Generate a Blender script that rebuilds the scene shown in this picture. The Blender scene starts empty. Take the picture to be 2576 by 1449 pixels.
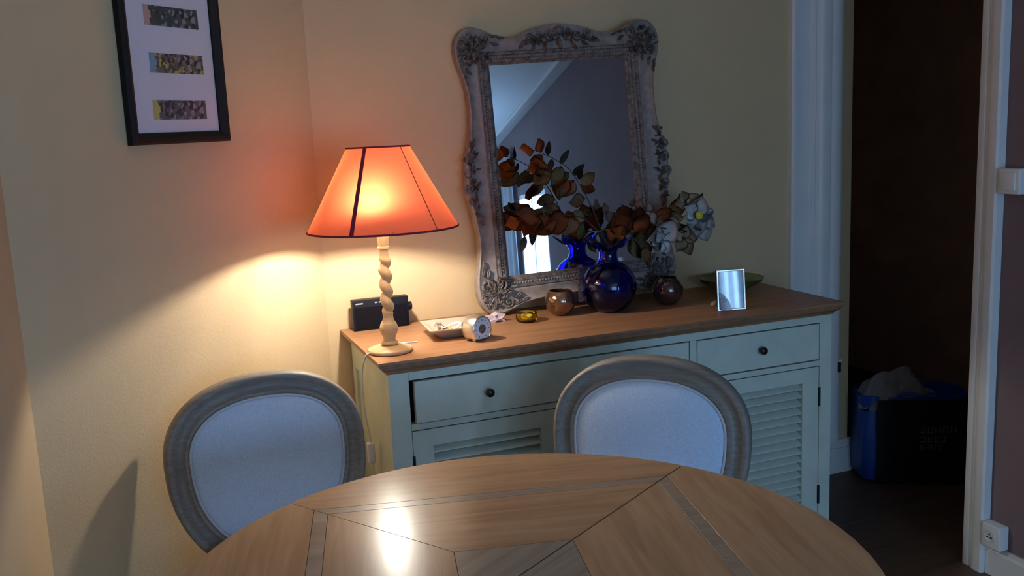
import bpy, bmesh, math, random
from math import sin, cos, pi, radians, sqrt
from mathutils import Vector, Matrix

random.seed(7)
scene = bpy.context.scene
COL = scene.collection

# ------------------------------------------------------------------ camera
def set_camera():
    yaw, pitch, roll = radians(21.0639), radians(9.7247), radians(-2.562)
    f = Vector((sin(yaw)*cos(pitch), cos(yaw)*cos(pitch), -sin(pitch)))
    r = Vector((cos(yaw), -sin(yaw), 0)); u = r.cross(f)
    c, s = cos(roll), sin(roll)
    right, up = c*r + s*u, -s*r + c*u
    cam = bpy.data.cameras.new('camera'); co = bpy.data.objects.new('camera', cam); COL.objects.link(co)
    m = Matrix((right, up, -f)).transposed().to_4x4()
    m.translation = Vector((-0.5911, -3.1736, 1.5400))
    co.matrix_world = m
    cam.sensor_fit = 'HORIZONTAL'; cam.sensor_width = 36.0; cam.lens = 36.0*2402.5/2576
    cam.clip_start = 0.02
    scene.camera = co
set_camera()

# ------------------------------------------------------------------ light / exposure
WINDOW_STRENGTH = 17.0          # daylight through the side window
SHEER_STRENGTH = 7.9            # daylight through the curtained rear window
WINDOW_COLOR = (0.30, 0.57, 1.0)
BULB_STRENGTH = 1750.0
BULB_COLOR = (1.0, 0.96, 0.84)
scene.view_settings.view_transform = 'Standard'
scene.view_settings.look = 'None'
scene.view_settings.exposure = 0.0
scene.view_settings.gamma = 1.0
scene.view_settings.use_curve_mapping = False
world = bpy.data.worlds.new('World'); scene.world = world
world.use_nodes = True
world.node_tree.nodes['Background'].inputs[0].default_value = (0.45, 0.62, 0.85, 1)
world.node_tree.nodes['Background'].inputs[1].default_value = 0.6
try:
    scene.cycles.use_denoising = True
    scene.cycles.sample_clamp_indirect = 6.0
    scene.cycles.max_bounces = 9
    scene.cycles.diffuse_bounces = 5
    scene.cycles.glossy_bounces = 5
    scene.cycles.use_adaptive_sampling = True
    scene.cycles.adaptive_threshold = 0.02
    scene.cycles.transmission_bounces = 9
    scene.cycles.transparent_max_bounces = 16
    scene.cycles.caustics_refractive = True
    scene.cycles.blur_glossy = 0.6
except Exception:
    pass

# ------------------------------------------------------------------ materials
MATS = {}
def nodes_of(name):
    m = bpy.data.materials.new(name); m.use_nodes = True
    nt = m.node_tree; b = nt.nodes['Principled BSDF']
    MATS[name] = m
    return m, nt, b
def pbr(name, col, rough=.5, metal=0., spec=.5, trans=0., ior=1.45, coat=0., var=0., scale=8., bump=0., bscale=60., stretch=(1,1,1), col2=None, emit=None, alpha=1., detail=5.):
    m, nt, b = nodes_of(name)
    b.inputs['Base Color'].default_value = (*col, 1)
    b.inputs['Roughness'].default_value = rough
    b.inputs['Metallic'].default_value = metal
    b.inputs['Specular IOR Level'].default_value = spec
    b.inputs['Transmission Weight'].default_value = trans
    b.inputs['IOR'].default_value = ior
    b.inputs['Coat Weight'].default_value = coat
    b.inputs['Coat Roughness'].default_value = .05
    tc = mp = None
    if var or col2 or bump:
        tc = nt.nodes.new('ShaderNodeTexCoord'); mp = nt.nodes.new('ShaderNodeMapping')
        nt.links.new(tc.outputs['Object'], mp.inputs[0]); mp.inputs['Scale'].default_value = stretch
    if var or col2:
        n = nt.nodes.new('ShaderNodeTexNoise'); n.inputs['Scale'].default_value = scale; n.inputs['Detail'].default_value = detail
        nt.links.new(mp.outputs[0], n.inputs['Vector'])
        rp = nt.nodes.new('ShaderNodeValToRGB'); e = rp.color_ramp.elements
        c2 = col2 or tuple(min(1, c*(1+var)) for c in col)
        c1 = col if col2 else tuple(c*(1-var) for c in col)
        e[0].position = .32; e[0].color = (*c1, 1); e[1].position = .68; e[1].color = (*c2, 1)
        nt.links.new(n.outputs[0], rp.inputs[0]); nt.links.new(rp.outputs[0], b.inputs['Base Color'])
    if bump:
        n2 = nt.nodes.new('ShaderNodeTexNoise'); n2.inputs['Scale'].default_value = bscale; n2.inputs['Detail'].default_value = 4
        nt.links.new(mp.outputs[0], n2.inputs['Vector'])
        bp = nt.nodes.new('ShaderNodeBump'); bp.inputs['Strength'].default_value = bump; bp.inputs['Distance'].default_value = .004
        nt.links.new(n2.outputs[0], bp.inputs['Height']); nt.links.new(bp.outputs[0], b.inputs['Normal'])
    if emit:
        b.inputs['Emission Color'].default_value = (*emit[0], 1); b.inputs['Emission Strength'].default_value = emit[1]
    return m
def wood(name, c1, c2, rough, rot=0., scale=1., coat=0., spec=.4):
    m, nt, b = nodes_of(name)
    tc = nt.nodes.new('ShaderNodeTexCoord'); mp = nt.nodes.new('ShaderNodeMapping')
    mp0 = nt.nodes.new('ShaderNodeMapping'); mp0.inputs['Rotation'].default_value = (0, 0, rot)
    nt.links.new(tc.outputs['Object'], mp0.inputs[0]); nt.links.new(mp0.outputs[0], mp.inputs[0])
    mp.inputs['Scale'].default_value = (1.2*scale, 16*scale, 16*scale)
    n = nt.nodes.new('ShaderNodeTexNoise'); n.inputs['Scale'].default_value = 2.6; n.inputs['Detail'].default_value = 8; n.inputs['Distortion'].default_value = .7
    nt.links.new(mp.outputs[0], n.inputs['Vector'])
    rp = nt.nodes.new('ShaderNodeValToRGB'); e = rp.color_ramp.elements
    e[0].position = .3; e[0].color = (*c1, 1); e[1].position = .7; e[1].color = (*c2, 1)
    nt.links.new(n.outputs[0], rp.inputs[0]); nt.links.new(rp.outputs[0], b.inputs['Base Color'])
    bp = nt.nodes.new('ShaderNodeBump'); bp.inputs['Strength'].default_value = .05; bp.inputs['Distance'].default_value = .002
    nt.links.new(n.outputs[0], bp.inputs['Height']); nt.links.new(bp.outputs[0], b.inputs['Normal'])
    b.inputs['Roughness'].default_value = rough; b.inputs['Specular IOR Level'].default_value = spec; b.inputs['Coat Weight'].default_value = coat; b.inputs['Coat Roughness'].default_value = .07
    return m
def thin_glass(name, tint=(1, 1, 1), refl=1.0):
    m = bpy.data.materials.new(name); m.use_nodes = True; nt = m.node_tree; nt.nodes.clear()
    out = nt.nodes.new('ShaderNodeOutputMaterial'); mx = nt.nodes.new('ShaderNodeMixShader')
    tr = nt.nodes.new('ShaderNodeBsdfTransparent'); gl = nt.nodes.new('ShaderNodeBsdfGlossy'); fr = nt.nodes.new('ShaderNodeLayerWeight'); pw = nt.nodes.new('ShaderNodeMath'); pw.operation = 'POWER'; pw.inputs[1].default_value = 5; ad = nt.nodes.new('ShaderNodeMath'); ad.operation = 'MULTIPLY_ADD'; ad.inputs[1].default_value = .9; ad.inputs[2].default_value = .03
    tr.inputs[0].default_value = (*tint, 1); gl.inputs['Roughness'].default_value = .03; fr.inputs[0].default_value = .5
    nt.links.new(fr.outputs['Facing'], pw.inputs[0]); nt.links.new(pw.outputs[0], ad.inputs[0]); nt.links.new(ad.outputs[0], mx.inputs[0]); nt.links.new(tr.outputs[0], mx.inputs[1]); nt.links.new(gl.outputs[0], mx.inputs[2]); nt.links.new(mx.outputs[0], out.inputs[0])
    MATS[name] = m; return m
def shade_mat(name, tcol, dcol, tw, fw):
    m = bpy.data.materials.new(name); m.use_nodes = True; nt = m.node_tree; nt.nodes.clear()
    out = nt.nodes.new('ShaderNodeOutputMaterial'); mx = nt.nodes.new('ShaderNodeMixShader')
    tr = nt.nodes.new('ShaderNodeBsdfTranslucent'); df = nt.nodes.new('ShaderNodeBsdfDiffuse')
    tc = nt.nodes.new('ShaderNodeTexCoord'); n = nt.nodes.new('ShaderNodeTexNoise'); n.inputs['Scale'].default_value = 90
    rp = nt.nodes.new('ShaderNodeMixRGB'); rp.inputs[1].default_value = (*[c*.88 for c in tcol], 1); rp.inputs[2].default_value = (*tcol, 1)
    nt.links.new(tc.outputs['Object'], n.inputs[0]); nt.links.new(n.outputs[0], rp.inputs[0]); nt.links.new(rp.outputs[0], tr.inputs[0])
    rf = nt.nodes.new('ShaderNodeBsdfRefraction'); rf.inputs['Roughness'].default_value = .95; rf.inputs['IOR'].default_value = 1.38; rf.inputs[0].default_value = (*tcol, 1)
    m2 = nt.nodes.new('ShaderNodeMixShader'); m2.inputs[0].default_value = fw
    geo = nt.nodes.new('ShaderNodeNewGeometry'); dm = nt.nodes.new('ShaderNodeMixRGB'); dm.inputs[1].default_value = (*dcol, 1); dm.inputs[2].default_value = (.74, .62, .50, 1)
    nt.links.new(geo.outputs['Backfacing'], dm.inputs[0]); nt.links.new(dm.outputs[0], df.inputs[0]); mx.inputs[0].default_value = tw
    nt.links.new(tr.outputs[0], m2.inputs[1]); nt.links.new(rf.outputs[0], m2.inputs[2])
    nt.links.new(df.outputs[0], mx.inputs[1]); nt.links.new(m2.outputs[0], mx.inputs[2]); nt.links.new(mx.outputs[0], out.inputs[0])
    MATS[name] = m; return m
def leaf_mat(name, c1, c2, trans=.35):
    m = bpy.data.materials.new(name); m.use_nodes = True; nt = m.node_tree; nt.nodes.clear()
    out = nt.nodes.new('ShaderNodeOutputMaterial'); mx = nt.nodes.new('ShaderNodeMixShader'); mx.inputs[0].default_value = trans
    tr = nt.nodes.new('ShaderNodeBsdfTranslucent'); df = nt.nodes.new('ShaderNodeBsdfDiffuse')
    tc = nt.nodes.new('ShaderNodeTexCoord'); n = nt.nodes.new('ShaderNodeTexNoise'); n.inputs['Scale'].default_value = 30
    rp = nt.nodes.new('ShaderNodeValToRGB'); e = rp.color_ramp.elements; e[0].position = .35; e[1].position = .65
    e[0].color = (*c1, 1); e[1].color = (*c2, 1)
    nt.links.new(tc.outputs['Object'], n.inputs[0]); nt.links.new(n.outputs[0], rp.inputs[0])
    nt.links.new(rp.outputs[0], tr.inputs[0]); nt.links.new(rp.outputs[0], df.inputs[0])
    nt.links.new(df.outputs[0], mx.inputs[1]); nt.links.new(tr.outputs[0], mx.inputs[2]); nt.links.new(mx.outputs[0], out.inputs[0])
    MATS[name] = m; return m
def print_mat(name, fringe, cols, scale):
    # small abstract colour prints: dark mottled picture with a coloured strip on its left edge
    m, nt, b = nodes_of(name)
    tc = nt.nodes.new('ShaderNodeTexCoord'); sp = nt.nodes.new('ShaderNodeSeparateXYZ'); nt.links.new(tc.outputs['Object'], sp.inputs[0])
    v = nt.nodes.new('ShaderNodeTexVoronoi'); v.inputs['Scale'].default_value = scale; nt.links.new(tc.outputs['Object'], v.inputs['Vector'])
    bw = nt.nodes.new('ShaderNodeSeparateColor'); nt.links.new(v.outputs['Color'], bw.inputs[0])
    rp = nt.nodes.new('ShaderNodeValToRGB'); rp.color_ramp.interpolation = 'CONSTANT'
    e = rp.color_ramp.elements; e[0].color = (*cols[0], 1); e[0].position = 0; e[1].position = 1/len(cols); e[1].color = (*cols[1], 1)
    for i in range(2, len(cols)):
        x = e.new(i/len(cols)); x.color = (*cols[i], 1)
    nt.links.new(bw.outputs[0], rp.inputs[0])
    nz = nt.nodes.new('ShaderNodeTexNoise'); nz.inputs['Scale'].default_value = 70; nt.links.new(tc.outputs['Object'], nz.inputs[0])
    ma = nt.nodes.new('ShaderNodeMath'); ma.operation = 'MULTIPLY_ADD'; ma.inputs[1].default_value = .03; nt.links.new(nz.outputs[0], ma.inputs[0]); nt.links.new(sp.outputs[0], ma.inputs[2])
    th = nt.nodes.new('ShaderNodeMath'); th.operation = 'GREATER_THAN'; th.inputs[1].default_value = -.062; nt.links.new(ma.outputs[0], th.inputs[0])
    mx = nt.nodes.new('ShaderNodeMixRGB'); mx.inputs[1].default_value = (*fringe, 1); nt.links.new(th.outputs[0], mx.inputs[0]); nt.links.new(rp.outputs[0], mx.inputs[2])
    nt.links.new(mx.outputs[0], b.inputs['Base Color']); b.inputs['Roughness'].default_value = .6
    return m

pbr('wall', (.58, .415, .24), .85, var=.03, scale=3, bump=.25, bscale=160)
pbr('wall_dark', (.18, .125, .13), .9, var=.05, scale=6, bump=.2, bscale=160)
pbr('ceiling', (.80, .80, .78), .9, var=.02, scale=3)
pbr('hall_wall', (.55, .34, .25), .9, var=.1, scale=4)
pbr('trim', (.70, .69, .68), .42, var=.03, scale=10)
wood('floor', (.06, .034, .022), (.11, .065, .04), .45)
wood('top_wood', (.23, .105, .05), (.35, .175, .085), .42)
wood('table_a', (.37, .22, .125), (.50, .325, .195), .23, rot=-radians(77+0), spec=.055)
wood('table_b', (.36, .21, .12), (.48, .31, .185), .23, rot=-radians(-13), spec=.055)
wood('table_band', (.28, .21, .16), (.38, .295, .23), .26, rot=-radians(-13), spec=.055)
wood('table_tile', (.25, .20, .16), (.34, .28, .22), .26, rot=-radians(32), spec=.055)
pbr('joint', (.03, .02, .015), .8, var=.1)
pbr('paint', (.57, .62, .525), .55, var=.05, scale=14, bump=.1, bscale=50)
pbr('interior', (.05, .05, .045), .9, var=.1)
pbr('knob', (.012, .012, .012), .3, metal=.3, var=.05)
pbr('iron', (.02, .018, .016), .5, metal=.6, var=.1)
wood('chair_wood', (.17, .145, .12), (.26, .225, .195), .5, scale=3)
pbr('linen', (.54, .65, .82), .9, var=.10, scale=260, bump=.5, bscale=500, spec=.2)
pbr('piping', (.50, .53, .57), .85, var=.1, scale=200)
wood('lamp_wood', (.45, .285, .14), (.53, .355, .195), .38, scale=3)
shade_mat('shade', (1.0, .175, .065), (.62, .12, .08), .098, .42)
pbr('ribbon', (.24, .015, .04), .8, var=.1, scale=300)
pbr('seam', (.40, .10, .03), .8, var=.1, scale=200)  # colour of the strip drawn for the inside seam's shadow
pbr('bulb', (1, .9, .8), .5, emit=(BULB_COLOR, BULB_STRENGTH))
pbr('brass', (.55, .4, .16), .3, metal=1, var=.05)
pbr('cord', (.72, .68, .60), .5, var=.03)
pbr('white_plastic', (.72, .72, .70), .35, var=.02)
pbr('hole', (.03, .03, .03), .7, var=.05)
pbr('gilt', (.18, .145, .13), .55, col2=(.27, .22, .20), scale=40, bump=.2, bscale=90)
pbr('gilt_dark', (.055, .042, .036), .55, col2=(.20, .165, .15), scale=60, bump=.35, bscale=120)
pbr('mirror', (.66, .66, .68), .01, metal=1.0)
pbr('black_frame', (.014, .011, .010), .6, spec=.2, var=.15, scale=20)
pbr('mat_board', (.66, .61, .66), .85, var=.02, scale=8)
thin_glass('pane')
thin_glass('clear', (.93, .94, .95))
print_mat('print_a', (.50, .30, .27), [(.03, .03, .035), (.10, .08, .08), (.06, .08, .09), (.26, .26, .27), (.05, .07, .05), (.07, .06, .07)], 100)
print_mat('print_b', (.20, .32, .40), [(.05, .04, .05), (.19, .14, .09), (.10, .08, .05), (.28, .24, .20), (.13, .10, .12), (.45, .36, .05)], 100)
print_mat('print_c', (.50, .44, .12), [(.05, .04, .06), (.14, .11, .13), (.10, .11, .09), (.27, .24, .25), (.05, .05, .05), (.16, .14, .16)], 100)
pbr('black_plastic', (.004, .004, .007), .45, spec=.25, var=.1, scale=80)
pbr('grille', (.004, .0035, .007), .8, spec=.1, var=.4, scale=900)
pbr('silver_print', (.45, .45, .5), .4, metal=.5, var=.1)
pbr('dish', (.60, .50, .40), .3, metal=.35, var=.06, scale=20)
pbr('silver', (.72, .70, .68), .22, metal=1., var=.05)
pbr('clock_body', (.66, .60, .52), .28, metal=.9, var=.04)
pbr('clock_face', (.62, .70, .80), .25, coat=.6, var=.02)
pbr('clock_dark', (.09, .08, .09), .4, var=.2, scale=200)
pbr('gold', (.75, .55, .2), .25, metal=1., var=.05)
pbr('pearl', (.85, .78, .72), .25, coat=.3, var=.04)
pbr('stone', (.56, .42, .46), .45, var=.12, scale=60, bump=.3, bscale=80)
pbr('yellow_glass', (.95, .80, .08), .03, trans=1., ior=1.45)
pbr('wax', (.75, .6, .12), .6, var=.03)
pbr('blue_glass', (.012, .035, .62), .02, trans=1., ior=1.45)
pbr('mercury', (.20, .105, .065), .12, metal=.85, col2=(.34, .19, .12), scale=26, coat=.8)
pbr('smoked', (.07, .035, .028), .07, metal=.5, coat=1., var=.2, scale=14)
pbr('green_glass', (.45, .50, .22), .04, trans=.92, ior=1.45)
pbr('photo', (.28, .40, .52), .25, coat=1.0, col2=(.40, .52, .62), scale=26)
pbr('snap', (.30, .24, .33), .35, coat=.5, col2=(.04, .035, .07), scale=75)
pbr('shell', (.50, .42, .36), .5, var=.1, scale=60)
leaf_mat('leaf_rust', (.36, .10, .035), (.22, .075, .04))
leaf_mat('leaf_orange', (.55, .17, .04), (.42, .13, .04))
leaf_mat('leaf_tan', (.34, .225, .13), (.22, .155, .085))
leaf_mat('leaf_olive', (.11, .125, .06), (.19, .15, .075))
leaf_mat('leaf_dark', (.035, .045, .035), (.07, .065, .05))
leaf_mat('petal_white', (.74, .74, .74), (.62, .62, .63), .3)
leaf_mat('petal_cream', (.55, .44, .32), (.42, .32, .22), .3)
leaf_mat('petal_pink', (.48, .36, .30), (.4, .28, .22), .3)
pbr('stem', (.035, .028, .022), .7, var=.2, scale=80)
pbr('flower_core', (.60, .50, .06), .7, var=.15, scale=200)
pbr('bag', (.008, .04, .22), .45, col2=(.014, .06, .30), scale=9, bump=.4, bscale=14)
pbr('bag_dark', (.010, .012, .022), .5, var=.2, scale=9, bump=.4, bscale=14)
pbr('bag_print', (.10, .11, .13), .6, var=.2, scale=40)
pbr('paper', (.38, .35, .35), .85, var=.06, scale=12, bump=.4, bscale=18)
pbr('daylight', (1, 1, 1), .5, emit=(WINDOW_COLOR, WINDOW_STRENGTH))
pbr('sheer', (1, 1, 1), .5, emit=(WINDOW_COLOR, SHEER_STRENGTH))
pbr('sheer_cloth', (.75, .77, .80), .9, var=.03, scale=30)

# ------------------------------------------------------------------ mesh helpers (each adds to a bmesh)
def B(): return bmesh.new()
def box(bm, x0, x1, y0, y1, z0, z1):
    v = [bm.verts.new(p) for p in ((x0,y0,z0),(x1,y0,z0),(x1,y1,z0),(x0,y1,z0),(x0,y0,z1),(x1,y0,z1),(x1,y1,z1),(x0,y1,z1))]
    for f in ((0,3,2,1),(4,5,6,7),(0,1,5,4),(1,2,6,5),(2,3,7,6),(3,0,4,7)): bm.faces.new([v[i] for i in f])
    return v
def bev(bm, w, seg=2):
    bmesh.ops.bevel(bm, geom=[e for e in bm.edges], offset=w, segments=seg, affect='EDGES', profile=.6, clamp_overlap=True)
def bbox(x0, x1, y0, y1, z0, z1, w=.003, seg=2):
    bm = B(); box(bm, x0, x1, y0, y1, z0, z1); bev(bm, w, seg); return bm
def prism(bm, pts, z0, z1):
    lo = [bm.verts.new((x, y, z0)) for x, y in pts]; hi = [bm.verts.new((x, y, z1)) for x, y in pts]
    bm.faces.new(hi); bm.faces.new(lo[::-1]); n = len(pts)
    for i in range(n): bm.faces.new((lo[i], lo[(i+1) % n], hi[(i+1) % n], hi[i]))
def rings(bm, rs, close_u=True, cap0=False, cap1=False):
    vs = [[bm.verts.new(p) for p in r] for r in rs]; n = len(rs[0])
    for a, b in zip(vs[:-1], vs[1:]):
        for i in range(n if close_u else n-1):
            j = (i+1) % n
            bm.faces.new((a[i], a[j], b[j], b[i]))
    if cap0: bm.faces.new(vs[0][::-1])
    if cap1: bm.faces.new(vs[-1])
    return vs
def lathe(bm, prof, n=40, c=(0,0,0), cap=True):
    rs = [[(c[0]+r*cos(2*pi*i/n), c[1]+r*sin(2*pi*i/n), c[2]+z) for i in range(n)] for r, z in prof]
    rings(bm, rs, True, cap, cap)
def tube(bm, pts, r, n=8, closed=False, cap=True):
    pts = [Vector(p) for p in pts]; m = len(pts); rr = r if isinstance(r, (list, tuple)) else [r]*m
    rs = []; prev = None
    for i, p in enumerate(pts):
        if closed: t = pts[(i+1) % m]-pts[i-1]
        else: t = pts[min(i+1, m-1)]-pts[max(i-1, 0)]
        t.normalize()
        if prev is None:
            a = Vector((0,0,1)) if abs(t.z) < .9 else Vector((1,0,0)); u = t.cross(a).normalized()
        else:
            u = (prev-t*prev.dot(t)).normalized()
        prev = u; w = t.cross(u)
        rs.append([p+(u*cos(2*pi*k/n)+w*sin(2*pi*k/n))*rr[i] for k in range(n)])
    if closed: rs.append(rs[0])
    rings(bm, rs, True, cap and not closed, cap and not closed)
    if closed: bmesh.ops.remove_doubles(bm, verts=bm.verts, dist=1e-6)
def sphere(bm, c, r, u=10, v=7, sc=(1,1,1)):
    ms = Matrix.Translation(c) @ Matrix.Diagonal((r*sc[0], r*sc[1], r*sc[2], 1))
    bmesh.ops.create_uvsphere(bm, u_segments=u, v_segments=v, radius=1, matrix=ms)
def spline(pts, n=8, closed=False):
    out = []; m = len(pts); P = [Vector(p) for p in pts]
    for i in range(m if closed else m-1):
        if closed: p0, p1, p2, p3 = P[i-1], P[i], P[(i+1) % m], P[(i+2) % m]
        else: p0, p1, p2, p3 = P[max(i-1,0)], P[i], P[i+1], P[min(i+2,m-1)]
        for k in range(n):
            t = k/n
            out.append(.5*((2*p1)+(p2-p0)*t+(2*p0-5*p1+4*p2-p3)*t*t+(3*p1-p0-3*p2+p3)*t**3))
    if not closed: out.append(P[-1].copy())
    return out

# ------------------------------------------------------------------ object helpers
def obj(name, bm, mat, parent=None, smooth=False, off=None, kind=None, label=None):
    if off is not None: bmesh.ops.translate(bm, verts=bm.verts, vec=-Vector(off))
    bmesh.ops.recalc_face_normals(bm, faces=bm.faces)
    me = bpy.data.meshes.new(name); bm.to_mesh(me); bm.free()
    if smooth is True:
        me.polygons.foreach_set('use_smooth', [True]*len(me.polygons))
    elif smooth:
        me.polygons.foreach_set('use_smooth', [True]*len(me.polygons)); me.set_sharp_from_angle(angle=radians(smooth))
    o = bpy.data.objects.new(name, me); COL.objects.link(o)
    me.materials.append(MATS[mat])
    if parent: o.parent = parent
    if kind: o['kind'] = kind
    if label: o['label'] = label
    return o
def same(src, parent, loc=(0,0,0), rot=None):
    o = src.copy(); COL.objects.link(o); o.parent = parent; o.location = loc
    if rot: o.rotation_euler = rot
    return o
def thing(name, label, cat, loc=(0,0,0), rotz=0., group=None):
    o = bpy.data.objects.new(name, None); COL.objects.link(o); o.empty_display_size = .05
    o.location = loc; o.rotation_euler = (0,0,rotz); o['label'] = label; o['category'] = cat
    if group: o['group'] = group
    return o
def tag(o, label, cat, group=None):
    o['label'] = label; o['category'] = cat
    if group: o['group'] = group
    return o
def struct(name, bm, mat, **k):
    return obj(name, bm, mat, kind='structure', **k)

# ------------------------------------------------------------------ THE ROOM
H = 2.5
XL, XR = -.864, 1.92                  # left wall, right wall (inner faces)
YREAR = -6.6
SL0, SLK = -2.41, .118                 # where the ceiling starts to slope down, and its slope
zrear = H + SLK*(YREAR-SL0)
bm = B(); prism(bm, [(XL-.15, YREAR-.15), (3.45, YREAR-.15), (3.45, 1.5), (XL-.15, 1.5)], -.1, 0); struct('floor', bm, 'floor')
bm = B(); prism(bm, [(-.04, 0), (2.15, 0), (2.15, .14), (-.10, .14)], 0, H); struct('wall_back', bm, 'wall')
bm = B(); prism(bm, [(-.04, 0), (-.10, .14), (-1.004, -.766), (XL, -.824)], 0, H); struct('wall_corner', bm, 'wall')
bm = B(); prism(bm, [(XL, -.824), (-1.004, -.766), (-1.004, YREAR-.1), (XL, YREAR-.1)], 0, H); struct('wall_left', bm, 'wall')
bm = B(); ya, yb = YREAR-.12, YREAR
box(bm, XL-.14, -.78, ya, yb, 0, H); box(bm, 1.45, XR+.11, ya, yb, 0, H); box(bm, -.78, 1.45, ya, yb, 0, .40); box(bm, -.78, 1.45, ya, yb, 1.86, H); struct('wall_rear', bm, 'wall')
WY0, WY1, WZ0, WZ1 = -5.30, -4.35, .45, 1.52          # side window in the right wall
RX0, RX1, RZ0, RZ1 = -.78, 1.45, .40, 1.86            # wide curtained window in the rear wall
bm = B()
box(bm, XR, XR+.11, WY1, -.885, 0, H); box(bm, XR, XR+.11, YREAR, WY0, 0, H)
box(bm, XR, XR+.11, WY0, WY1, 0, WZ0); box(bm, XR, XR+.11, WY0, WY1, WZ1, H)
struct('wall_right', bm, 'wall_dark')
# flat ceiling and the sloping part towards the rear
bm = B(); prism(bm, [(XL-.14, SL0), (3.45, SL0), (3.45, 1.5), (XL-.14, 1.5)], H, H+.1); struct('ceiling', bm, 'ceiling')
bm = B()
v = box(bm, XL-.14, XR+.11, YREAR-.12, SL0, 0, .1)
for q in v: q.co.z += H + SLK*(q.co.y-SL0)
struct('ceiling_slope', bm, 'ceiling')
# cornice band that follows the slope along the right wall
bm = B()
v = box(bm, XR-.10, XR-.001, YREAR, SL0, -.035, -.001)
for q in v: q.co.z += H + SLK*(q.co.y-SL0)
struct('trim_3', bm, 'trim')
# hall behind the doorway, closed and unlit
bm = B(); box(bm, 2.15, 2.25, .14, 1.5, 0, H); struct('wall_hall_left', bm, 'hall_wall')
bm = B(); box(bm, 2.03, 3.45, 1.40, 1.5, 0, H); struct('wall_hall_back', bm, 'hall_wall')
bm = B(); box(bm, 3.35, 3.45, -1.9, 1.40, 0, H); struct('wall_hall_right', bm, 'hall_wall')
bm = B(); box(bm, 2.03, 3.35, -1.9, -1.8, 0, H); struct('wall_hall_front', bm, 'hall_wall')

# moulded casing at the end of the back wall
def extrude_profile(prof, z0, z1, closed_back):
    bm = B(); pts = prof + closed_back
    prism(bm, pts, z0, z1); return bm
pf = [(1.838, 0), (1.838, -.016), (1.845, -.024), (1.856, -.024), (1.862, -.016), (1.880, -.014), (1.900, -.014), (1.914, -.016), (1.928, -.016), (1.934, -.026), (1.944, -.028), (1.952, -.022), (1.958, -.034),
      (1.968, -.040), (1.985, -.041), (2.010, -.040), (2.016, -.034), (2.022, -.034), (2.028, -.039), (2.055, -.040), (2.072, -.036), (2.080, -.026), (2.084, -.012), (2.084, 0)]
tr1 = struct('trim_1', extrude_profile(pf, .15, H-.05, []), 'trim', smooth=40)
obj('latch_plate', bbox(2.062, 2.074, -.046, -.036, .455, .500, .001, 1), 'iron', tr1)
obj('latch_keeper', bbox(2.060, 2.076, -.050, -.036, .500, .512, .003, 2), 'white_plastic', tr1)
bm = B(); prism(bm, [(1.665, 0), (1.665, -.018), (2.165, -.018), (2.165, 0)], .0, .11); prism(bm, [(1.665, 0), (1.665, -.012), (2.162, -.012), (2.162, 0)], .11, .146); struct('baseboard_back', bm, 'trim')
# casing on the right wall, near side of the doorway (faces the room)
pr = [(XR, -.868), (XR-.022, -.868), (XR-.026, -.876), (XR-.026, -.893), (XR-.021, -.897), (XR-.021, -.903), (XR-.030, -.910), (XR-.034, -.925), (XR-.034, -.948), (XR-.028, -.955), (XR, -.955)]
struct('trim_2', extrude_profile(pr, 0, H-.05, []), 'trim', smooth=40)
bm = B(); box(bm, XR, XR+.11, -.885, -.868, 0, H); struct('door_1', bm, 'trim')
bm = B(); prism(bm, [(XR-.016, -.956), (XR, -.956), (XR, -6.2), (XR-.016, -6.2)], 0, .082); prism(bm, [(XR-.010, -.956), (XR, -.956), (XR, -6.2), (XR-.010, -6.2)], .082, .10); struct('baseboard_right', bm, 'trim')

# side window (clear daylight) and rear window (daylight through sheer curtain), both behind the photographer
w = B(); cy = (WY0+WY1)/2
for a, b_ in ((WY0, WY0+.04), (WY1-.04, WY1), (cy-.02, cy+.02)): box(w, XR+.005, XR+.06, a, b_, WZ0, WZ1)
for a, b_ in ((WZ0, WZ0+.045), (WZ1-.04, WZ1)): box(w, XR+.008, XR+.057, WY0, WY1, a, b_)
win = struct('window_1', w, 'trim')
for a, b_ in ((WY0+.035, cy-.015), (cy+.015, WY1-.035)):
    bm = B(); box(bm, XR+.040, XR+.046, a, b_, WZ0+.04, WZ1-.035); obj('pane', bm, 'daylight', win)
w = B(); nm_ = 4
for k in range(nm_+1):
    x = RX0+(RX1-RX0)*k/nm_; box(w, max(RX0, x-.025), min(RX1, x+.025), YREAR-.08, YREAR-.02, RZ0, RZ1)
for a, b_ in ((RZ0, RZ0+.05), (RZ1-.05, RZ1)): box(w, RX0, RX1, YREAR-.078, YREAR-.022, a, b_)
win2 = struct('window_2', w, 'trim')
for k in range(nm_):
    bm = B(); x = RX0+(RX1-RX0)*k/nm_; box(bm, x+.02, x+(RX1-RX0)/nm_-.02, YREAR-.055, YREAR-.049, RZ0+.045, RZ1-.045); obj('pane', bm, 'sheer', win2)
# pale curtain that hangs beside the side window (seen only in the mirror)
bm = B(); ys = [-6.25+.92*i/60 for i in range(61)]
rings(bm, [[(XR-.05+.018*sin(42*y)+.006*sin(97*y), y, z) for y in ys] for z in (.03, 1.0, 1.95)], False); bmesh.ops.solidify(bm, geom=bm.faces[:], thickness=.003)
tag(obj('curtain', bm, 'sheer_cloth', smooth=True), 'pale curtain hanging beside the bright window, seen in the mirror', 'curtain')

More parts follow.
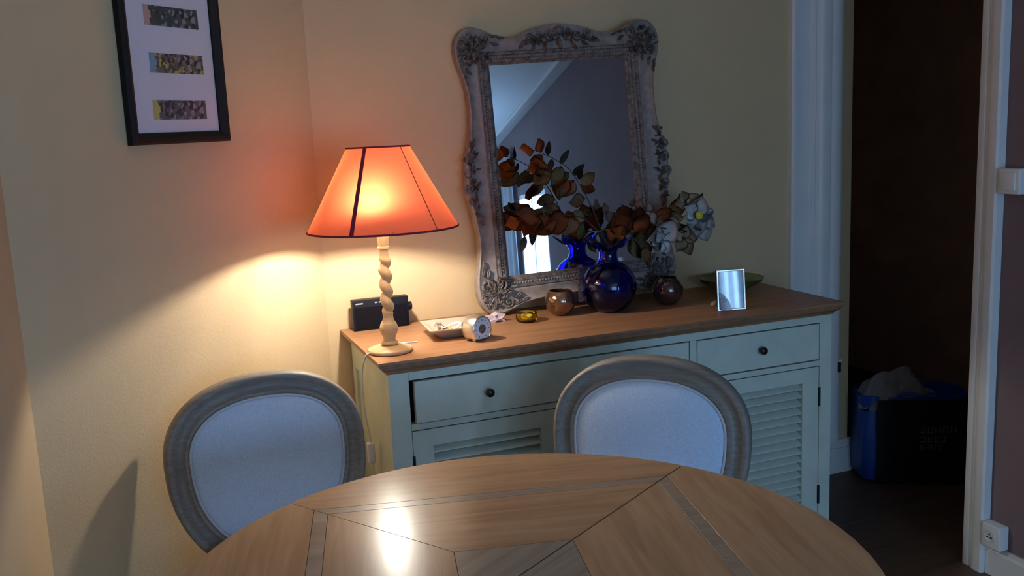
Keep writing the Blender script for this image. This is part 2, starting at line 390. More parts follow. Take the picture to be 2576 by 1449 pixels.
# ------------------------------------------------------------------ SIDEBOARD
SW, SD, SH = 1.661, .548, .88
sb = thing('sideboard', 'sage green painted sideboard with louvred doors and brown wooden top', 'sideboard', (SW/2, -SD/2, 0))
so = (SW/2, -SD/2, 0)
def sp(name, bm, mat='paint', parent=sb, **k): return obj(name, bm, mat, parent, off=so, **k)
bm = B(); lay = [(.0, .880), (.0, .871), (.003, .868), (.003, .864), (.010, .861), (.010, .857), (.016, .850), (.026, .844), (.028, .836)]
rr = []
for i, z in lay: rr.append([(i, -SD+i, z), (SW-i, -SD+i, z), (SW-i, -.004, z), (i, -.004, z)])
rings(bm, rr, True, True, True); sp('worktop', bm, 'top_wood')
FX0, FX1, FY = .032, SW-.032, -SD+.032          # carcass outer faces
# carcass: corner posts, side panels, back, bottom
for nm, x0, x1 in (('post', FX0, FX0+.062), ('post', FX1-.050, FX1)):
    sp(nm, bbox(x0, x1, FY, FY+.045, 0, .836, .002))
for x0, x1 in ((FX0, FX0+.05), (FX1-.05, FX1)):
    sp('post', bbox(x0, x1, -.055, -.010, 0, .836, .002))
for s, x0, x1 in ((0, FX0, FX0+.02), (1, FX1-.02, FX1)):
    for za, zb in ((.755, .836), (.06, .14)):
        bm = B(); box(bm, x0, x1, FY+.045, -.055, za, zb); sp('side_rail', bm)
    bm = B(); xx = (x0+.010, x1) if s == 0 else (x0, x1-.010)
    box(bm, xx[0], xx[1], FY+.045, -.055, .14, .755); sp('side_panel', bm)
bm = B(); box(bm, FX0+.02, FX1-.02, -.02, -.012, .06, .836); box(bm, FX0+.02, FX1-.02, FY+.06, -.02, .07, .085); box(bm, FX0+.025, FX1-.025, FY+.06, -.03, .650, .655)
sp('carcass_inside', bm, 'interior')  # coloured dark in place of shade, so the gaps look dark
def rail(x0, x1, z0, z1, nm='rail'): sp(nm, bbox(x0, x1, FY, FY+.03, z0, z1, .0015))
rail(FX0+.062, FX1-.05, .810, .836); rail(FX0+.062, FX1-.05, .655, .674); rail(FX0+.062, FX1-.05, .060, .105); rail(1.053, 1.078, .105, .655, 'stile'); rail(1.053, 1.078, .674, .810, 'stile')
# drawers
def knob_bm(x, z, y, r=.0135):
    bm = B(); prof = [(.0055, 0), (.0055, .008), (.009, .011), (r, .016), (r*1.02, .021), (r*.85, .027), (r*.4, .030), (.0005, .0305)]
    lathe(bm, prof, 18); bmesh.ops.rotate(bm, verts=bm.verts, cent=(0,0,0), matrix=Matrix.Rotation(pi/2, 3, 'X')); bmesh.ops.translate(bm, verts=bm.verts, vec=(x, y, z)); return bm
def drawer(x0, x1, skew, knobs):
    bm = bbox(x0, x1, FY+.002, FY+.022, .678, .8055, .0018)
    box(bm, x0+.02, x1-.02, FY+.022, FY+.40, .685, .79)
    for q in bm.verts: q.co.y -= skew*(x1-q.co.x)/(x1-x0)
    d = sp('drawer', bm)
    for kx in knobs:
        y = FY+.002-skew*(x1-kx)/(x1-x0)
        sp('knob', knob_bm(kx, .744, y), 'knob', d, smooth=40)
    return d
drawer(.108, 1.0495, .012, (.337, .82)); drawer(1.082, 1.577, 0, (1.331,))
# doors with louvres
slat_src = {}
def door(x0, x1, lx0, lx1, hinge_x, knob_x):
    z0, z1, lz0, lz1 = .108, .6515, .130, .600
    bm = B(); y0, y1 = FY+.002, FY+.024
    for a in ((x0, lx0, z0, z1), (lx1, x1, z0, z1), (lx0, lx1, z0, lz0), (lx0, lx1, lz1, z1)): box(bm, a[0], a[1], y0, y1, a[2], a[3])
    d = sp('door', bm)
    bm = B(); box(bm, lx0-.01, lx1+.01, y1+.016, y1+.019, lz0-.01, lz1+.01); sp('dark_backing', bm, 'interior', d)  # dark sheet standing in for the shade between the slats
    n = 16; pitch = (lz1-lz0)/n
    w_ = lx1-lx0
    if round(w_, 4) not in slat_src:
        bm = B(); box(bm, 0, w_, -.0160, .0160, -.0027, .0027); bev(bm, .0015, 1)
        bmesh.ops.rotate(bm, verts=bm.verts, cent=(0,0,0), matrix=Matrix.Rotation(radians(34), 3, 'X'))
        slat_src[round(w_, 4)] = s0 = obj('slat', bm, 'paint', d); first = True
    else: s0 = slat_src[round(w_, 4)]; first = False
    for k in range(n):
        loc = Vector((lx0, FY+.017, lz0+pitch*(k+.5)))-Vector(so)
        if k == 0 and first: s0.location = loc
        else: same(s0, d, loc)
    for hz in (.145, .508):
        bm = B(); lathe(bm, [(.0045, 0), (.0045, .068)], 10, (hinge_x, FY-.0005, hz)); sp('hinge', bm, 'iron', d, smooth=40)
    sp('knob', knob_bm(knob_x, .50, FY+.002, .012), 'knob', d, smooth=40)
door(.096, .5715, .159, .5085, .0955, .545); door(.5735, 1.0495, .6365, .986, 1.0515, .60); door(1.082, 1.5765, 1.1575, 1.507, 1.578, 1.11)

# ------------------------------------------------------------------ TABLE
TC = (-.056, -1.778); TR = .5846; TZ = .80
tb = thing('dining_table', 'round wooden dining table with inlaid square top', 'table', (TC[0], TC[1], 0))
def clip(poly, nx, ny, d):          # keep nx*x+ny*y <= d
    out = []
    for i in range(len(poly)):
        a, b_ = poly[i], poly[(i+1) % len(poly)]
        da, db = nx*a[0]+ny*a[1]-d, nx*b_[0]+ny*b_[1]-d
        if da <= 0: out.append(a)
        if da*db < 0:
            t = da/(da-db); out.append((a[0]+t*(b_[0]-a[0]), a[1]+t*(b_[1]-a[1])))
    return out
def inset(poly, g):
    # poly CCW and convex
    out = poly
    n = len(poly)
    for i in range(n):
        a, b_ = poly[i], poly[(i+1) % n]; ex, ey = b_[0]-a[0], b_[1]-a[1]; l = sqrt(ex*ex+ey*ey)
        if l < 1e-6: continue
        nx, ny = ey/l, -ex/l
        out = clip(out, nx, ny, nx*a[0]+ny*a[1]-g)
    return out
def slab(name, poly, mat, z0=TZ-.022, g=.0005, w=.0004):
    poly = inset(poly, g)
    bm = B(); prism(bm, poly, z0, TZ)
    top = [e for e in bm.edges if all(abs(q.co.z-TZ) < 1e-6 for q in e.verts)]
    bmesh.ops.bevel(bm, geom=top, offset=w, segments=1, affect='EDGES')
    return obj(name, bm, mat, tb)
A0 = radians(32); SQ, BW, IN = .515, .040, .152       # corner radii: outer square, its inner edge, centre tile
circ = [(TR*cos(2*pi*i/160), TR*sin(2*pi*i/160)) for i in range(160)]
def P2(r, k): a = A0+k*pi/2; return (r*cos(a), r*sin(a))
split = (-sin(A0), cos(A0))                            # normal of the joint that runs through the table
def halves(poly):
    for s in (1, -1):
        q = clip(poly, s*split[0], s*split[1], -.0012)
        if len(q) > 2: yield q
for k in range(4):
    am = A0+pi/4+k*pi/2; n = (cos(am), sin(am)); t = (-n[1], n[0])
    d_o, d_i, d_c = SQ/sqrt(2), (SQ-BW)/sqrt(2), IN/sqrt(2)
    mat = 'table_a' if k % 2 else 'table_b'
    # circular segment outside the square, mitred on the diagonals
    seg = clip(circ, -n[0], -n[1], -d_o)
    wedge = lambda poly: clip(clip(poly, *(lambda a: (sin(a), -cos(a)))(A0+k*pi/2), 0), *(lambda a: (-sin(a), cos(a)))(A0+(k+1)*pi/2), 0)
    for q in halves(wedge(seg)): slab('rim_board', q, mat, z0=TZ-.03)
    for q in halves([P2(SQ-BW, k), P2(SQ, k), P2(SQ, k+1), P2(SQ-BW, k+1)]): slab('inlay_band', q, 'table_band')
    for q in halves([P2(IN, k), P2(SQ-BW, k), P2(SQ-BW, k+1), P2(IN, k+1)]): slab('panel', q, mat)
for q in halves([P2(IN, k) for k in range(4)]): slab('centre_tile', q, 'table_tile')
bm = B(); lathe(bm, [(TR-.004, TZ-.032), (TR-.004, TZ-.0035)], 96); obj('under_board', bm, 'joint', tb, smooth=40)
bm = B(); lathe(bm, [(.47, .67), (.49, .68), (.49, TZ-.032)], 72); obj('apron', bm, 'table_a', tb, smooth=30)
bm = B(); lathe(bm, [(.16, .16), (.17, .19), (.09, .24), (.075, .30), (.11, .40), (.115, .46), (.08, .54), (.12, .64), (.15, .67)], 36); obj('pedestal', bm, 'table_a', tb, smooth=30)
for k in range(4):
    a = A0+pi/4+k*pi/2
    pts = spline([(.10*cos(a), .10*sin(a), .22), (.24*cos(a), .24*sin(a), .19), (.36*cos(a), .36*sin(a), .09), (.44*cos(a), .44*sin(a), .035)], 6)
    bm = B(); tube(bm, pts, [.05-.02*i/len(pts) for i in range(len(pts))], 10); obj('foot', bm, 'table_a', tb, smooth=True)

# ------------------------------------------------------------------ CHAIRS
def chair():
    t = thing('dining_chair', '', 'chair', group='medallion chairs at the round table')
    A, BT, BB, ZC, N = .243, .184, .300, .700, 2.3       # centre line of the frame bar (half width, up, down), centre height
    rec = radians(9)
    def oval(a, b1, b2, n=96):
        r = []
        for i in range(n):
            th = 2*pi*i/n; c, s = cos(th), sin(th); e = 2/N
            b_ = b1 if s >= 0 else b2
            taper = 1 if s >= 0 else 1-.12*(abs(s)**2.5)
            r.append((a*math.copysign(abs(c)**e, c)*taper, b_*math.copysign(abs(s)**e, s)))
        return r
    def place(x, y, z):    # lean the back: pivot at seat height
        dz = z-.50; return (x, y*cos(rec)+dz*sin(rec)*1.0-.039, .50+dz*cos(rec)-y*sin(rec)*.3)
    # frame bar: profile (outward offset, depth) swept round the oval
    prof = [(-.036, -.006), (-.036, -.016), (-.031, -.021), (-.024, -.021), (-.019, -.014), (-.006, -.011), (.004, -.018), (.010, -.026), (.018, -.028), (.024, -.024), (.027, -.014), (.027, .012), (.021, .020), (-.028, .020), (-.036, .012)]
    base = oval(A, BT, BB); nb = len(base); rs = []
    for i in range(nb):
        p = Vector(base[i]); q = Vector(base[(i+1) % nb])-Vector(base[i-1]); q.normalize(); nrm = Vector((q.y, -q.x))
        rs.append([place(p.x+nrm.x*o, d, ZC+p.y+nrm.y*o) for o, d in prof])
    rs.append(rs[0]); bm = B(); rings(bm, rs, True); bmesh.ops.remove_doubles(bm, verts=bm.verts, dist=1e-6); obj('back_frame', bm, 'chair_wood', t, smooth=50)
    # domed cushion
    rs = []
    for s, d in ((1.0, -.004), (1.0, -.010), (.985, -.017), (.955, -.0225), (.90, -.027), (.8, -.031), (.6, -.035), (.35, -.037), (.1, -.0375)):
        rs.append([place(x*s*(A-.0365)/A, d, ZC+z*s) for x, z in oval(A, BT-.0365, BB-.0365)])
    bm = B(); rings(bm, rs, True, True, True); cu = obj('back_cushion', bm, 'linen', t, smooth=60)
    pts = [Vector(place(x, -.018, ZC+z)) for x, z in oval(A-.0375, BT-.0375, BB-.0375)]
    bm = B(); tube(bm, pts, .0042, 6, closed=True); obj('piping', bm, 'piping', cu, smooth=True)
    bm = B(); rings(bm, [[place(x*s, .0205+d, ZC+z*s) for x, z in oval(A-.02, BT-.02, BB-.02)] for s, d in ((1, 0), (.96, .006), (.7, .010), (.2, .012))], True, True, True); obj('back_cover', bm, 'linen', t, smooth=60)
    # seat
    def seat_outline(k): return [(x*k, y*k-.27) for x, y in [(.255*math.copysign(abs(cos(2*pi*i/64))**.75, cos(2*pi*i/64)), .245*math.copysign(abs(sin(2*pi*i/64))**.75, sin(2*pi*i/64))) for i in range(64)]]
    bm = B(); rings(bm, [[(x, y, z) for x, y in seat_outline(k)] for k, z in ((.93, .43), (.985, .44), (.99, .46), (.95, .48), (.8, .495), (.5, .503), (.1, .505))], True, True, True); obj('seat', bm, 'linen', t, smooth=60)
    bm = B(); rings(bm, [[(x, y, z) for x, y in seat_outline(k)] for k, z in ((.97, .365), (1, .37), (1, .425), (.97, .432))], True, True, True); obj('seat_rail', bm, 'chair_wood', t, smooth=40)
    for sx in (-1, 1):
        bm = B(); lathe(bm, [(.012, 0), (.016, .01), (.014, .03), (.019, .12), (.024, .30), (.027, .31), (.022, .325), (.028, .335), (.028, .368)], 16, (sx*.19, -.455, 0)); obj('leg', bm, 'chair_wood', t, smooth=40)
        bm = B(); tube(bm, [(sx*.165, .06, .006), (sx*.165, .025, .15), (sx*.168, -.025, .34), (sx*.168, -.030, .40)], [.013, .017, .022, .024], 10); obj('leg', bm, 'chair_wood', t, smooth=40)
        bm = B(); tube(bm, [(sx*.168, -.035, .38), (sx*.163, -.030, .47), (sx*.150, -.020, .55)], [.022, .020, .016], 10); obj('stile', bm, 'chair_wood', t, smooth=40)
    return t
def chair_copy(src):
    r = src.copy(); COL.objects.link(r)
    for ch in src.children:
        c = ch.copy(); COL.objects.link(c); c.parent = r
        for g in ch.children:
            d = g.copy(); COL.objects.link(d); d.parent = c
    return r
def put_chair(o, c, n, label):
    o.location = (c[0], c[1], 0); o.rotation_euler = (0, 0, math.atan2(n[0], -n[1])); o['label'] = label
ch1 = chair()
ch2 = chair_copy(ch1)
put_chair(ch1, (-.333, -.590), (.12, -.993), 'oval-backed linen chair at the table nearest the twisted lamp, its shadow on the wall')
put_chair(ch2, (.640, -.975), (-.67, -.74), 'oval-backed linen chair in front of the sideboard doors, behind the table joint')

# ------------------------------------------------------------------ TABLE LAMP
LX, LY, LZ = .070, -.412, .88
lamp = thing('table_lamp', 'lit table lamp with red-orange shade on a twisted wooden column', 'lamp', (LX, LY, LZ))
bm = B(); lathe(bm, [(.064, 0), (.068, .003), (.0685, .008), (.066, .012), (.062, .0135), (.0605, .0125), (.059, .0140), (.045, .019), (.030, .0215), (.004, .022)], 56); obj('base', bm, 'lamp_wood', lamp, smooth=50)
bm = B(); lathe(bm, [(.022, .0215), (.025, .024), (.0255, .028), (.0235, .032), (.0185, .034), (.0180, .040), (.0195, .047), (.0245, .058), (.0275, .068), (.0275, .075), (.0245, .085), (.0215, .0905), (.0205, .0912), (.0205, .0925), (.0185, .094), (.0155, .104), (.0152, .112), (.0165, .120)], 40); obj('turned_foot', bm, 'lamp_wood', lamp, smooth=50)
rs = []; n = 28; M = 110
for i in range(M+1):
    s = i/M; z = .116+(.292-.116)*s
    env = min(1, s/.09, (1-s)/.09); env = env*env*(3-2*env)
    phi = pi*.9-2*pi*(z-.116)/.0455; row = []
    for k in range(n):
        th = 2*pi*k/n; lobe = sqrt(.5+.5*cos(th-phi)); r = .0150*(1-env)+env*(.0105+.0100*lobe); row.append((r*cos(th), r*sin(th), z))
    rs.append(row)
bm = B(); rings(bm, rs, True, True, True); obj('twisted_column', bm, 'lamp_wood', lamp, smooth=True)
bm = B(); lathe(bm, [(.0145, .286), (.0135, .296), (.0125, .305), (.0135, .311), (.0170, .3125), (.0178, .316), (.0170, .3195), (.0145, .321), (.0160, .328), (.0178, .336), (.0178, .358), (.012, .362)], 32); obj('collar', bm, 'lamp_wood', lamp, smooth=40)
bm = B(); lathe(bm, [(.013, .360), (.0145, .364), (.0145, .385), (.012, .392)], 20); obj('socket', bm, 'brass', lamp, smooth=40)
toC = Vector((-.233, -.972, 0)); rgt = Vector((.972, -.233, 0))
bz = .450
bm = B(); bc = Vector((-.012, .040, bz)); lathe(bm, [(.010, -.016), (.016, -.010), (.0195, -.002), (.0195, .004), (.017, .011), (.010, .017), (.0005, .0195)], 20, cap=False)
bmesh.ops.rotate(bm, verts=bm.verts, cent=(0,0,0), matrix=Matrix.Rotation(radians(-32), 3, 'X')); bmesh.ops.translate(bm, verts=bm.verts, vec=bc)
bu = obj('bulb', bm, 'bulb', lamp, smooth=True)
bm = B(); tube(bm, [(0, .004, .388), (-.004, .017, .412), (-.009, .030, .4365)], [.0125, .0115, .0100], 16); obj('bulb_neck', bm, 'brass', bu, smooth=True)
# shade: open cone, slightly tilted
z0, z1, r0, r1 = 1.256-LZ, 1.492-LZ, .219, .0910
TILT = Matrix.Translation((-.004, -.032, .40)) @ Matrix.Rotation(radians(.8), 4, Vector((-.99, .15, 0))) @ Matrix.Translation((0, 0, -.40))
def tilt(bm): bmesh.ops.transform(bm, matrix=TILT, verts=bm.verts); return bm
bm = B(); n = 96; rings(bm, [[((r0+(r1-r0)*s)*cos(2*pi*k/n), (r0+(r1-r0)*s)*sin(2*pi*k/n), z0+(z1-z0)*s) for k in range(n)] for s in [i/12 for i in range(13)]], True)
sh = obj('lamp_shade', tilt(bm), 'shade', lamp, smooth=True)
for r, z, w_ in ((r0, z0, .0030), (r1, z1, .0026)):
    bm = B(); tube(bm, [(r*cos(2*pi*k/n), r*sin(2*pi*k/n), z) for k in range(n)], w_, 8, closed=True); obj('rim_trim', tilt(bm), 'ribbon', sh, smooth=True)
def seam(al, wid, mat, out, nm):
    d = toC*cos(al)+rgt*sin(al); t = Vector((-d.y, d.x, 0)); bm = B(); rs = []
    for s in (0, 1):
        r = r0+(r1-r0)*s; z = z0+(z1-z0)*s; nn = Vector((d.x*.87, d.y*.87, .48))
        c = d*r+Vector((0,0,z)); w_ = wid*(1.0 if s == 0 else .8)
        rs.append([c+t*(w_/2)+nn*(-.0006*0), c-t*(w_/2), c-t*(w_/2)+nn*out, c+t*(w_/2)+nn*out])
    rings(bm, rs, True, True, True); return obj(nm, tilt(bm), mat, sh)
seam(math.asin(-.40), .0125, 'ribbon', .0016, 'seam_ribbon')
seam(math.asin(.68), .003, 'seam', .0008, 'seam_shadow')  # thin coloured strip standing in for the shadow of the inside seam
seam(math.asin(.40)+pi, .0125, 'ribbon', .0016, 'seam_ribbon')
# carrier ring and its spokes hold the shade on the socket
bm = B(); tube(bm, [(.008+.017*cos(2*pi*k/24), .034+.017*sin(2*pi*k/24), .388) for k in range(24)], .0016, 6, closed=True)
for k in range(3):
    a = 2*pi*k/3+.4; tube(bm, [(.008+.017*cos(a), .034+.017*sin(a), .388), (.004+.10*cos(a), .015+.10*sin(a), .385), (.2165*cos(a), .2165*sin(a), z0+.006)], .0013, 6)
obj('shade_carrier', tilt(bm), 'brass', lamp, smooth=True)
pts = spline([(-.062, -.010, .0045), (-.072, -.012, .0040), (-.080, -.002, -.012), (-.084, .030, -.06), (-.078, .075, -.15), (-.066, .102, -.24), (-.056, .112, -.31), (-.054, .112, -.37), (-.052, .10, -.50), (-.050, .06, -.65), (-.060, .10, -.80), (-.075, .20, -.865), (-.07, .34, -.872)], 8)
bm = B(); tube(bm, pts, .0028, 8); cd = obj('cord', bm, 'cord', lamp, smooth=True)
bm = bbox(-.068, -.046, .100, .124, -.378, -.312, .004, 3); obj('cord_switch', bm, 'white_plastic', cd, smooth=40)

# ------------------------------------------------------------------ MIRROR
mr = thing('wall_mirror', 'large carved grey-gilt mirror leaning on the wall at the back of the sideboard', 'mirror')
mr.matrix_basis = Matrix.Translation((.856, -.082, .8815)) @ Matrix.Rotation(radians(-4.0), 4, 'Z') @ Matrix.Rotation(radians(-3.5), 4, 'X') @ Matrix.Rotation(radians(-2.0), 4, 'Y') @ Matrix.Translation((0, 0, .0115))
GX, GZ0, GZ1 = .255, .125, .862
half = [(0, .985), (.055, .980), (.105, .968), (.15, .952), (.19, .948), (.235, .957), (.275, .977), (.310, .987), (.345, .980), (.372, .952), (.380, .915), (.374, .870), (.360, .825), (.349, .775), (.346, .715), (.350, .65), (.360, .60),
        (.374, .555), (.382, .50), (.383, .45), (.378, .40), (.369, .35), (.361, .29), (.360, .235), (.368, .185), (.378, .135), (.382, .085), (.372, .040), (.345, .008), (.305, .0), (.265, .010), (.225, .026), (.17, .036), (.09, .041), (0, .042)]
full = half + [(-x, z) for x, z in half[-2:0:-1]]
loop = spline([(x, 0, z) for x, z in full], 5, True)
cx0, cz0 = 0, (GZ0+GZ1)/2
def rect_hit(x, z, hx, hz):
    dx, dz = x-cx0, z-cz0; k = min(hx/abs(dx) if abs(dx) > 1e-9 else 1e9, hz/abs(dz) if abs(dz) > 1e-9 else 1e9)
    return (cx0+dx*k, cz0+dz*k)
hx, hz = GX+.040, (GZ1-GZ0)/2+.038
# make sure that the rectangle corners are hit exactly: add loop directions through the corners
inner = [rect_hit(p.x, p.z, hx, hz) for p in loop]
corners = [(sx*hx, cz0+sz*hz) for sx in (-1, 1) for sz in (-1, 1)]
for c in corners:
    k = min(range(len(inner)), key=lambda i: (inner[i][0]-c[0])**2+(inner[i][1]-c[1])**2); inner[k] = c
prof = [(0, -.014), (.02, -.026), (.10, -.030), (.35, -.027), (.62, -.030), (.80, -.036), (.90, -.041), (.97, -.038), (1.0, -.026), (1.0, 0), (0, 0)]
rs = []
for (ix, iz), p in zip(inner, loop): rs.append([(ix+(p.x-ix)*s, y, iz+(p.z-iz)*s) for s, y in prof])
rs.append(rs[0]); bm = B(); rings(bm, rs, True); bmesh.ops.remove_doubles(bm, verts=bm.verts, dist=1e-7); obj('frame', bm, 'gilt', mr, smooth=35)
def rect_sweep(prof, hx_, hz_):      # prof: (inset from outer rectangle, y)
    bm = B(); rs = []
    for sx, sz in ((1, 1), (-1, 1), (-1, -1), (1, -1)): rs.append([(sx*(hx_-i), y, cz0+sz*(hz_-i)) for i, y in prof])
    rs.append(rs[0]); rings(bm, rs, True); bmesh.ops.remove_doubles(bm, verts=bm.verts, dist=1e-7); return bm
obj('inner_moulding', rect_sweep([(-.003, -.024), (.002, -.031), (.008, -.031), (.011, -.024), (.020, -.021), (.026, -.023), (.031, -.021), (.036, -.013), (.041, -.010), (.041, -.002), (-.003, -.002)], hx, hz), 'gilt_dark', mr)
bm = B(); bx, bz2 = hx-.0155, hz-.0155; k = 0
for sx in (-1, 1):
    for i in range(72): sphere(bm, (sx*bx, -.0235, cz0-bz2+2*bz2*(i+.5)/72), .0042, 6, 4)
for sz in (-1, 1):
    for i in range(52): sphere(bm, (-bx+2*bx*(i+.5)/52, -.0235, cz0+sz*bz2), .0042, 6, 4)
obj('bead_strip', bm, 'gilt', mr, smooth=True, kind='stuff')
bm = B(); box(bm, -GX-.004, GX+.004, -.0085, -.0025, GZ0-.004, GZ1+.004); obj('mirror_glass', bm, 'mirror', mr)
bm = B(); box(bm, -.33, .33, .0, .006, .06, .93); obj('back_board', bm, 'interior', mr)
# carved ornaments
def scroll(bm, cx, cz, R_, turns, a0, dr, rad=.006, y=-.036):
    pts = []; m = int(16*turns)
    for i in range(m+1):
        s = i/m; a = a0+dr*2*pi*turns*s; r = R_*(1-.86*s); pts.append((cx+r*cos(a), y-.004*s, cz+r*sin(a)))
    tube(bm, pts, [rad*(1-.45*i/m) for i in range(m+1)], 7)
def leafo(bm, cx, cz, ang, L, Wd, y=-.038, th=.007):
    rs = []
    for i in range(7):
        s = i/6; w_ = Wd*sin(pi*min(1, s*.92+.06))**.8; x = s*L; bend = .18*L*s*s
        c = (cx+x*cos(ang)-bend*sin(ang), cz+x*sin(ang)+bend*cos(ang)); px, pz = -sin(ang), cos(ang)
        rs.append([(c[0]+px*w_/2, y+.006, c[1]+pz*w_/2), (c[0]+px*w_*.22, y-th*.8, c[1]+pz*w_*.22), (c[0], y-th*.35, c[1]), (c[0]-px*w_*.22, y-th*.8, c[1]-pz*w_*.22), (c[0]-px*w_/2, y+.006, c[1]-pz*w_/2)])
    rings(bm, rs, False)
def corner_orn(sx, sz):
    bm = B(); ox, oz = sx*.322, (.915 if sz > 0 else .072)
    f = lambda u, w_: (ox+sx*u, oz+sz*w_)
    base = math.atan2(sz, sx)
    scroll(bm, *f(-.012, .012), .034, 1.6, base+.4, -sx*sz, .007); scroll(bm, *f(.022, -.030), .024, 1.5, base+2.2, sx*sz, .006); scroll(bm, *f(-.050, .030), .022, 1.5, base-1.2, sx*sz, .0055)
    scroll(bm, *f(.030, .018), .020, 1.4, base+3, -sx*sz, .0055); scroll(bm, *f(-.030, -.035), .020, 1.3, base+1, sx*sz, .005)
    for da, L in ((0, .055), (.5, .05), (-.5, .05), (1.0, .045), (-1.0, .045), (2.4, .05), (-2.4, .05), (3.14, .06), (1.7, .05), (-1.7, .05)): leafo(bm, ox-sx*.004, oz-sz*.002, base+da, L, .020)
    for u, w_, tx, tz in ((-.070, .040, -1, -.25), (-.095, .034, -1, -.3), (.036, -.070, -.3, -1), (.030, -.092, -.25, -1), (-.075, .018, -1, -.5), (.020, -.062, -.5, -1)): leafo(bm, *f(u, w_), math.atan2(sz*tz, sx*tx), .030, .014)
    for i in range(46):
        a = random.uniform(0, 2*pi); rr_ = .050*sqrt(random.random()); u, w_ = rr_*cos(a)-.010, rr_*sin(a)*1.05-.010
        leafo(bm, *f(u, w_), random.uniform(0, 2*pi), random.uniform(.012, .022), random.uniform(.006, .010), y=-.037-random.uniform(0, .006))
    for i in range(9): a = base+i*.7; sphere(bm, (ox+.046*cos(a), -.037, oz+.046*sin(a)), .006, 8, 6)
    return bm
for sx, sz in ((-1, 1), (1, 1), (-1, -1), (1, -1)): obj('corner_carving', corner_orn(sx, sz), 'gilt_dark', mr, smooth=50)
bm = B()
for s in (-1, 1):
    scroll(bm, s*.030, .948, .020, 1.5, pi/2, -s, .0055); scroll(bm, s*.070, .942, .016, 1.5, pi/2+.6, s, .005); scroll(bm, s*.105, .948, .014, 1.4, 0, s, .0045)
    for i in range(5): leafo(bm, s*(.02+.026*i), .950-.006*i, (.3 if s > 0 else pi-.3)-s*.2*i, .030, .015)
    leafo(bm, s*.085, .925, -pi/2+s*.7, .032, .012); leafo(bm, s*.045, .925, -pi/2+s*.4, .038, .014); leafo(bm, s*.125, .935, -pi/2+s*.9, .026, .010)
scroll(bm, 0, .958, .018, 1.3, pi/2, 1, .006); leafo(bm, 0, .94, -pi/2, .042, .022); sphere(bm, (0, -.044, .962), .011, 10, 8)
for i in range(7): a = pi*(i+.5)/7; leafo(bm, 0, .946, a, .030, .013)
for i in range(40):
    x = random.uniform(-.12, .12); leafo(bm, x, .945-abs(x)*.12+random.uniform(-.020, .010), random.uniform(0, 2*pi), random.uniform(.012, .02), random.uniform(.006, .010), y=-.037-random.uniform(0, .006))
obj('crest_carving', bm, 'gilt_dark', mr, smooth=50)
for s in (-1, 1):
    bm = B()
    for i, z in enumerate((.40, .445, .495, .545)):
        scroll(bm, s*(.366+.006*(i % 2)), z, .019, 1.5, (-pi/2 if i < 2 else pi/2), s*(1 if i % 2 else -1), .0055)
        leafo(bm, s*.368, z-.012, pi/2+s*(.25 if i % 2 else .7), .030, .013); leafo(bm, s*.350, z, pi/2+s*(.9 if i % 2 else .2), .03, .012)
    for z, a in ((.575, pi/2+s*.2), (.585, pi/2+s*.7), (.565, pi/2+s*.1), (.365, -pi/2-s*.15), (.345, -pi/2-s*.5)): leafo(bm, s*.356, z, a, .034, .014)
    for i in range(36):
        z = random.uniform(.35, .60); leafo(bm, s*(.360+random.uniform(-.018, .004)), z, random.uniform(0, 2*pi), random.uniform(.011, .019), random.uniform(.006, .010), y=-.037-random.uniform(0, .006))
    obj('side_carving', bm, 'gilt_dark', mr, smooth=50)

# ------------------------------------------------------------------ PICTURE on the corner wall (45 degrees)
def wall_pt(t): return Vector((-.04, 0, 0)) + Vector((.7071, .7071, 0))*t
pc = wall_pt(-.6130)
pic = thing('picture_frame', 'dark framed picture with a column of small colour prints on the left wall', 'picture', (pc.x+.0015, pc.y-.0015, 1.5285), radians(45))
PW, PH = .368, .548
def psweep(prof):
    bm = B(); rs = []
    for sx, z in ((1, PH), (-1, PH), (-1, 0), (1, 0)):
        rs.append([(sx*(PW/2-i), y, z+(i if z == 0 else -i)) for i, y in prof])
    rs.append(rs[0]); rings(bm, rs, True); bmesh.ops.remove_doubles(bm, verts=bm.verts, dist=1e-7); return bm
obj('frame', psweep([(0, -.001), (0, -.018), (.006, -.024), (.014, -.024), (.024, -.016), (.030, -.012), (.030, -.004), (.010, -.001)]), 'black_frame', pic)
bm = B(); box(bm, -PW/2+.028, PW/2-.028, -.006, -.003, .026, PH-.026); mb = obj('mat_board', bm, 'mat_board', pic)
for k, m_ in enumerate(('print_c', 'print_b', 'print_a', 'print_c')):
    zc = .0885+.1197*k
    bm = B(); box(bm, -.099, .099, -.0003, .0003, -.0253, .0253); o = obj('print', bm, m_, mb); o.location = (.009+(.004 if k == 1 else 0), -.0066, zc)
bm = B(); box(bm, -PW/2+.029, PW/2-.029, -.0095, -.0080, .029, PH-.029); obj('glass', bm, 'pane', pic)

# ------------------------------------------------------------------ THINGS ON THE SIDEBOARD
TZ0 = .88
